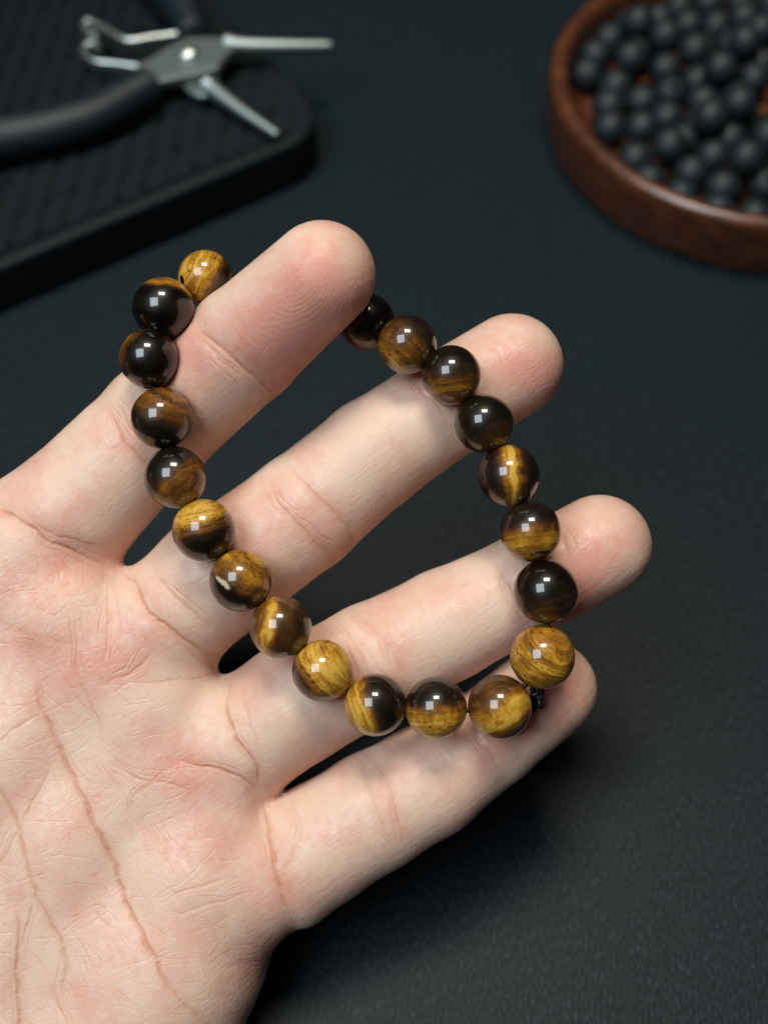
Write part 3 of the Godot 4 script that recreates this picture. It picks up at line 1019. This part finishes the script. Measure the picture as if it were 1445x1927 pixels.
	for q in [[585, 580, 139, 8.5, 1.0], [500, 630, 142, 6.5, 0.75], [600, 470, 139, 6, 0.35], [985, 690, 154, 7.0, 0.75], [1150, 1040, 154, 7.0, 0.75], [1060, 1290, 154, 7.5, 0.75], [1000, 1330, 154, 7.0, 0.6], [340, 700, 152, 6.0, 0.55], [420, 860, 154, 6.0, 0.45], [360, 640, 150, 5.0, 0.5], [860, 680, 154, 6.0, 0.3],
			[1060, 1110, 154, 6.0, 0.55], [120, 1060, 155, 7.0, 0.5], [180, 1250, 155, 7.5, 0.55], [60, 1190, 155, 6.0, 0.45], [430, 1570, 155, 6.5, 0.5], [510, 1690, 155, 6.0, 0.55], [350, 1450, 155, 7.0, 0.45], [300, 1160, 155, 5.0, 0.4], [450, 1260, 155, 5.0, 0.35], [480, 990, 154, 5.5, 0.45], [600, 1030, 154, 5.0, 0.35], [690, 1210, 154, 5.0, 0.35],
			[480, 1820, 155, 6.0, 0.5], [330, 1850, 155, 5.0, 0.4], [720, 1490, 154, 5.0, 0.4], [920, 1400, 154, 5.0, 0.45], [250, 830, 154, 4.5, 0.45], [640, 640, 142, 6.0, 0.3], [1080, 1130, 154, 5.0, 0.5]]:
		var c := cp(q[0], q[1], q[2])
		var m := (Vector2(c.dot(uv_u), c.dot(uv_v)) - uv_0) / (MM_PER * 2.0)
		var rad: float = q[3] / (MM_PER * 2.0)
		for y in range(maxi(0, int(m.y - rad * 2)), mini(h2, int(m.y + rad * 2))):
			for x in range(maxi(0, int(m.x - rad * 2)), mini(w2, int(m.x + rad * 2))):
				var d := Vector2(x, y).distance_squared_to(m) / (rad * rad)
				pink[y * w2 + x] += q[4] * exp(-d * 1.6)
	soft.seed = 34
	soft.frequency = 0.012
	soft.fractal_octaves = 4
	var blot := soft.get_image(w2, h2).get_data()
	soft.seed = 35
	soft.frequency = 0.07
	soft.fractal_octaves = 2
	var mottle := soft.get_image(w2, h2).get_data()
	var pale := Color(0.73, 0.500, 0.382)
	var rosy := Color(0.66, 0.305, 0.232)
	var line := Color(0.52, 0.200, 0.095)
	var rgb := PackedByteArray()
	rgb.resize(w2 * h2 * 3)
	var lut := PackedByteArray()
	lut.resize(1025)
	for i in 1025: lut[i] = Color(i / 1024.0, 0, 0).linear_to_srgb().r8
	for y in h2:
		for x in w2:
			var i := y * w2 + x
			var k := clampf(pink[i] * 0.95 + (blot[i] - 128) * 0.0038 + 0.13 + (mottle[i] - 128) * 0.0016, 0.0, 1.0)
			var r := red[y * 2 * TW + x * 2] * 0.68
			var c := pale.lerp(rosy, k).lerp(line, minf(r, 0.8))
			rgb[i * 3] = lut[int(c.r * 1024)]
			rgb[i * 3 + 1] = lut[int(c.g * 1024)]
			rgb[i * 3 + 2] = lut[int(c.b * 1024)]
	var m := flat(Color.WHITE, 0.47, 0.0, 0.42)
	m.albedo_texture = ImageTexture.create_from_image(Image.create_from_data(w2, h2, false, Image.FORMAT_RGB8, rgb))
	m.heightmap_enabled = true
	m.heightmap_texture = ImageTexture.create_from_image(hm)
	m.heightmap_scale = 0.1
	var shine := PackedByteArray()
	shine.resize(w2 * h2)
	for i in shine.size(): shine[i] = clampi(118 + (128 - blot[i]) / 3 + (mottle[i] - 128) / 4, 80, 160)
	m.roughness = 1.0
	m.roughness_texture = ImageTexture.create_from_image(Image.create_from_data(w2, h2, false, Image.FORMAT_L8, shine))
	m.subsurf_scatter_enabled = true
	m.subsurf_scatter_strength = 0.17
	return m

# one line pressed into the skin: depth and redness kept as the strongest at each texel, thinning out at both ends
func stroke(groove: PackedFloat32Array, red: PackedFloat32Array, px: PackedVector2Array, z: float, sigma: float, depth: float, redness: float, wob: FastNoiseLite) -> void:
	var pts := PackedVector2Array()
	for i in px.size() - 1:
		var a := px[maxi(i - 1, 0)]
		var d := px[mini(i + 2, px.size() - 1)]
		for k in 10:
			pts.append(px[i].cubic_interpolate(px[i + 1], a, d, k / 10.0))
	pts.append(px[-1])
	var tex := PackedVector2Array()
	for p in pts:
		var c := cp(p.x, p.y, z)
		var q := Vector2(c.dot(uv_u), c.dot(uv_v))
		q += Vector2(wob.get_noise_2d(q.x * 0.9, q.y * 0.9), wob.get_noise_2d(q.x * 0.9 + 70.0, q.y * 0.9)) * 0.42
		tex.append((q - uv_0) / MM_PER)
	var n := tex.size() - 1
	for i in n:
		var ends := minf(1.0, minf(i + 0.6, n - i - 0.4) / (n * 0.28))
		ends *= clampf(0.80 + 0.5 * wob.get_noise_2d(tex[i].x * 0.11, tex[i].y * 0.11), 0.45, 1.0)
		var sg := sigma / MM_PER * (0.55 + 0.45 * ends)
		var reach := sg * (2.6 if redness < 0.05 else 5.0) + 1.0
		var a := tex[i]
		var ab := tex[i + 1] - a
		var l2 := maxf(ab.length_squared(), 1e-6)
		var x0 := maxi(0, int(minf(a.x, a.x + ab.x) - reach))
		var x1 := mini(TW - 1, int(maxf(a.x, a.x + ab.x) + reach))
		var y0 := maxi(0, int(minf(a.y, a.y + ab.y) - reach))
		var y1 := mini(TH - 1, int(maxf(a.y, a.y + ab.y) + reach))
		for y in range(y0, y1 + 1):
			for x in range(x0, x1 + 1):
				var p := Vector2(x, y) - a
				var d2 := (p - ab * clampf(p.dot(ab) / l2, 0.0, 1.0)).length_squared() / (sg * sg)
				if d2 > 9.0 and redness < 0.05: continue
				var k := y * TW + x
				var g := depth * ends * exp(-d2 * 0.5)
				if g > groove[k]: groove[k] = g
				if redness >= 0.05:
					var r := redness * ends * (0.62 * exp(-d2 * 0.9) + 0.38 * exp(-d2 * 0.06))
					if r > red[k]: red[k] = r

func pad_ridges(h: PackedFloat32Array, c: Vector3, radius: float, strength: float, lean: Vector2) -> void:
	var m := Vector2(c.dot(uv_u), c.dot(uv_v)) - uv_0
	var w := FastNoiseLite.new()
	w.seed = 8
	w.frequency = 0.12
	for y in range(maxi(0, int((m.y - radius) / MM_PER)), mini(TH, int((m.y + radius) / MM_PER))):
		for x in range(maxi(0, int((m.x - radius) / MM_PER)), mini(TW, int((m.x + radius) / MM_PER))):
			var p := Vector2(x, y) * MM_PER - m
			var l := p.length() / radius
			if l > 1.0: continue
			var q := p - lean * radius * 0.4
			var ph := sqrt(q.x * q.x * 0.55 + q.y * q.y * 1.3) + w.get_noise_2d(p.x * 1.2, p.y * 1.2) * 0.7
			h[y * TW + x] += sin(ph * TAU / 0.55) * 0.010 * strength * (1.0 - l * l)

# ==================================================================== bracelet
# [px, py, radius px, depth mm, band direction degrees in the facing plane, its tilt to the viewer, kind, place, softness, low tone, high tone, look]
const BEADS := [
		[387, 522, 51, 155.5, 155, 0.25, 0, -0.35, 0.30, 0.10, 0.84, "golden bead half behind the fingertip, dark stripe at its right"],
		[308, 580, 58, 151.5, 80, -0.25, 0, 0.42, 0.12, 0.02, 0.72, "nearly black bead with a golden cap"],
		[281, 675, 56, 150.3, 150, -0.2, 0, 0.42, 0.22, 0.02, 0.55, "nearly black bead with an amber edge at upper left"],
		[305, 787, 58, 150, 65, 0.1, 0, 0.0, 0.45, 0.05, 0.50, "brown bead darkening downwards"],
		[330, 898, 58.5, 150, -50, 0.15, 0, 0.02, 0.22, 0.06, 0.52, "half black half brown bead with dark curved lines"],
		[384, 998, 59, 150, 105, 0.1, 0, 0.10, 0.38, 0.05, 0.88, "bead golden above and black below"],
		[453, 1092, 59, 150, 55, 0.0, 0, -0.08, 0.35, 0.06, 0.74, "mottled golden and black bead with a pale chip"],
		[528, 1180, 58.5, 150, 170, 0.1, 1, 0.42, 0.26, 0.30, 0.90, "reddish brown bead with one golden band"],
		[607, 1262, 58, 150, 40, 0.2, 0, -0.28, 0.22, 0.20, 0.90, "brightest golden bead, with dark curved stripes"],
		[706, 1326, 58.5, 150, 200, -0.05, 0, 0.05, 0.22, 0.12, 0.88, "bead golden at left and dark brown at right"],
		[820, 1332, 58.5, 150, -85, 0.0, 0, -0.12, 0.35, 0.14, 0.90, "bead dark above with golden flames below"],
		[940, 1330, 60, 150, -60, 0.1, 1, 0.22, 0.42, 0.34, 0.92, "honey brown bead with a soft golden band, next to the knot"],
		[1020, 1236, 61, 149.8, 60, 0.5, 0, -0.75, 0.35, 0.22, 0.74, "olive gold bead with a thin dark streak"],
		[1026, 1113, 60.5, 149.8, -80, -0.1, 0, 0.15, 0.55, 0.02, 0.36, "nearly black bead turning brown below"],
		[998, 1000, 57.5, 150.2, -80, 0.1, 0, -0.05, 0.25, 0.14, 0.76, "bead dark above with fine golden lines below"],
		[957, 895, 58, 150.5, 5, 0.0, 1, 0.02, 0.30, 0.10, 1.0, "dark bead with one bright golden band down its middle"],
		[910, 797, 55.5, 150.6, -60, 0.2, 0, 0.55, 0.4, 0.05, 0.42, "nearly black bead with faint olive spots"],
		[849, 706, 56, 150.8, -85, 0.05, 0, 0.12, 0.45, 0.07, 0.56, "bead dark above and amber below"],
		[766, 648, 55.5, 151.6, 225, 0.05, 0, -0.05, 0.6, 0.16, 0.60, "amber bead with a yellow lower edge"],
		[690, 606, 54, 154.6, -105, -0.2, 0, 0.42, 0.20, 0.02, 0.40, "nearly black bead half behind the fingertip"],
		[580, 572, 51, 158.4, 30, 0.0, 0, 0.0, 0.4, 0.1, 0.6, ""],
		[484, 552, 51, 159.4, 80, 0.0, 0, 0.0, 0.4, 0.1, 0.6, ""]]
func make_bracelet() -> void:
	var beads := BEADS
	# order along the cord: 0..19, then the two behind the fingertip
	var c := PackedVector3Array()
	for b in beads: c.append(to_world(cp(b[0], b[1], b[3])))
	var mid := Vector3.ZERO
	for p in c: mid += p / c.size()
	var o := thing("bead_bracelet", "elastic bracelet of round polished golden brown and black tiger eye beads across the open fingers", "bracelet", mid)
	var back := cam_basis.transposed()
	for i in beads.size():
		var b: Array = beads[i]
		var prev := c[(i - 1 + c.size()) % c.size()]
		var next := c[(i + 1) % c.size()]
		if i == 12: prev = c[12] + (c[12] - c[13]) * 0.6 + (c[11] - c[12]) * 0.4
		var axis := back * (next - prev).normalized()
		var m := tiger_bead(b[2] * b[3] / F * 0.001, basis_with_y(axis), b, 100 + i * 7)
		var part := piece("bead", m, mats.tiger, o, b[11])
		part.position = c[i] - mid
		part.basis = cam_basis
	# the cord, through every bead, tied between two beads at the lower right
	var path := []
	for i in c.size(): path.append(c[i] - mid)
	var line := []
	for i in path.size():
		var n := path.size()
		for k in 4:
			line.append((path[i] as Vector3).cubic_interpolate(path[(i + 1) % n], path[(i - 1 + n) % n], path[(i + 2) % n], k / 4.0))
	var cord := piece("elastic_cord", hoop(line, 0.00032, 8), mats.cord, o)
	var kc := to_world(cp(1006, 1312, 152.0)) - mid
	for q in [[0.0, 0.0, 1.05, 0.6, 0.4], [0.25, -0.55, 0.9, -0.5, 0.9], [0.5, 0.45, 0.8, 1.2, -0.4]]:
		var pts := []
		for k in 20:
			var a := TAU * k / 20
			var loc := Vector3(cos(a) * q[2], sin(a) * q[2] * 0.62, sin(a * 2.0) * 0.3)
			loc = Basis(Vector3(q[3], q[4], 0.7).normalized(), q[3] * 2.0) * loc + Vector3(q[0], q[1], 0)
			pts.append(kc + cam_basis * loc * 0.001)
		piece("knot_loop", hoop(pts, 0.00036, 8), mats.cord, cord)
	for q in [[1000, 1296, 1012, 1330], [1018, 1302, 1003, 1336]]:
		var a := to_world(cp(q[0], q[1], 151.5)) - mid
		var b := to_world(cp(q[2], q[3], 152.8)) - mid
		piece("knot_end", tube(smooth_path([a, (a + b) * 0.5 + Vector3(0.0004, 0.0003, 0), b], 5), [0.00036], 8), mats.cord, cord)

func tiger_bead(r: float, turn: Basis, b: Array, seed_: int) -> ArrayMesh:
	var rows := 84
	var n := 128
	var hole := 0.00055
	var prof := bead_profile(r, hole, rows)
	var v := PackedVector3Array()
	var t := PackedInt32Array()
	var col := PackedColorArray()
	var warp := FastNoiseLite.new()
	warp.seed = seed_
	warp.frequency = 0.9
	warp.fractal_octaves = 2
	var layer := FastNoiseLite.new()
	layer.seed = seed_ + 1
	layer.frequency = 1.0
	layer.fractal_octaves = 2
	var fibre := FastNoiseLite.new()
	fibre.seed = seed_ + 2
	fibre.frequency = 1.0
	fibre.fractal_octaves = 2
	var silk := FastNoiseLite.new()
	silk.seed = seed_ + 3
	silk.frequency = 1.0
	silk.fractal_octaves = 2
	var ang := deg_to_rad(b[4])
	var d := Vector3(cos(ang), sin(ang), b[5]).normalized()
	var s1 := d.cross(Vector3(0.1, 0.2, 1.0)).normalized()
	var s2 := d.cross(s1)
	var stops := [[0.0, Color(0.0035, 0.0028, 0.0024)], [0.18, Color(0.016, 0.009, 0.005)], [0.36, Color(0.065, 0.025, 0.007)], [0.55, Color(0.165, 0.062, 0.009)], [0.75, Color(0.32, 0.138, 0.012)], [0.92, Color(0.52, 0.270, 0.027)], [1.1, Color(0.64, 0.42, 0.09)]]
	for k in prof.size():
		for j in n:
			var a := TAU * j / n
			var p := turn * Vector3(prof[k].x * cos(a), prof[k].y, prof[k].x * sin(a))
			v.append(p)
			if k > rows:
				col.append(Color(0.01, 0.008, 0.006))
				continue
			var u := p.normalized()
			var w := warp.get_noise_3dv(u * 1.6)
			var s := u.dot(d) + w * 0.11
			var x := 0.0
			if b[6] == 0: x = smoothstep(b[7] - b[8] * 1.3, b[7] + b[8] * 1.3, s)
			else: x = exp(-pow((s - b[7]) / b[8], 2.0))
			x = lerpf(b[9], b[10], x)
			# planes of colour across d, thin silky lines in them, faint fibres along d
			x += layer.get_noise_2d(s * 3.2, w * 0.4) * 0.24 * (0.15 + x)
			x += silk.get_noise_2d(s * 15.0 + 5.0, u.dot(s1) * 0.5) * 0.22 * (0.06 + x)
			x += fibre.get_noise_3d(u.dot(s1) * 11.0, u.dot(s2) * 11.0, s * 0.6) * 0.16 * (0.05 + x)
			x += warp.get_noise_3dv(u * 1.3 + Vector3(9, 0, 0)) * 0.22 * (0.1 + x)
			# thin dark seams
			var seam := absf(layer.get_noise_2d(s * 2.6 + 40.0, 7.0 + w * 0.25))
			if b[7] < 0.2: x -= 0.55 * maxf(0.0, 1.0 - seam / 0.05) * x
			x = clampf(x, 0.0, 1.0)
			var c: Color = stops[-1][1]
			for q in stops.size() - 1:
				if x < stops[q + 1][0]:
					c = stops[q][1].lerp(stops[q + 1][1], (x - stops[q][0]) / (stops[q + 1][0] - stops[q][0]))
					break
			if seed_ == 142:      # the pale chip
				var f := u - Vector3(-0.42, 0.02, 0.9).normalized()
				var along := f.dot(Vector3(0.75, -0.66, 0.0))
				var across := f.dot(Vector3(0.66, 0.75, 0.0))
				var g := pow(along / 0.26, 2.0) + pow((across + w * 0.1) / 0.07, 2.0)
				if g < 1.6: c = c.lerp(Color(0.55, 0.47, 0.30), clampf((1.6 - g) * 1.4, 0, 0.9))
			col.append(c)
	var rows_all := prof.size()
	for i in rows_all:
		for j in n:
			var a0 := i * n + j
			var b0 := i * n + (j + 1) % n
			var c0 := ((i + 1) % rows_all) * n + (j + 1) % n
			var d0 := ((i + 1) % rows_all) * n + j
			t.append_array([a0, b0, c0, a0, c0, d0])
	return skin_up(v, t, 0.0, col)
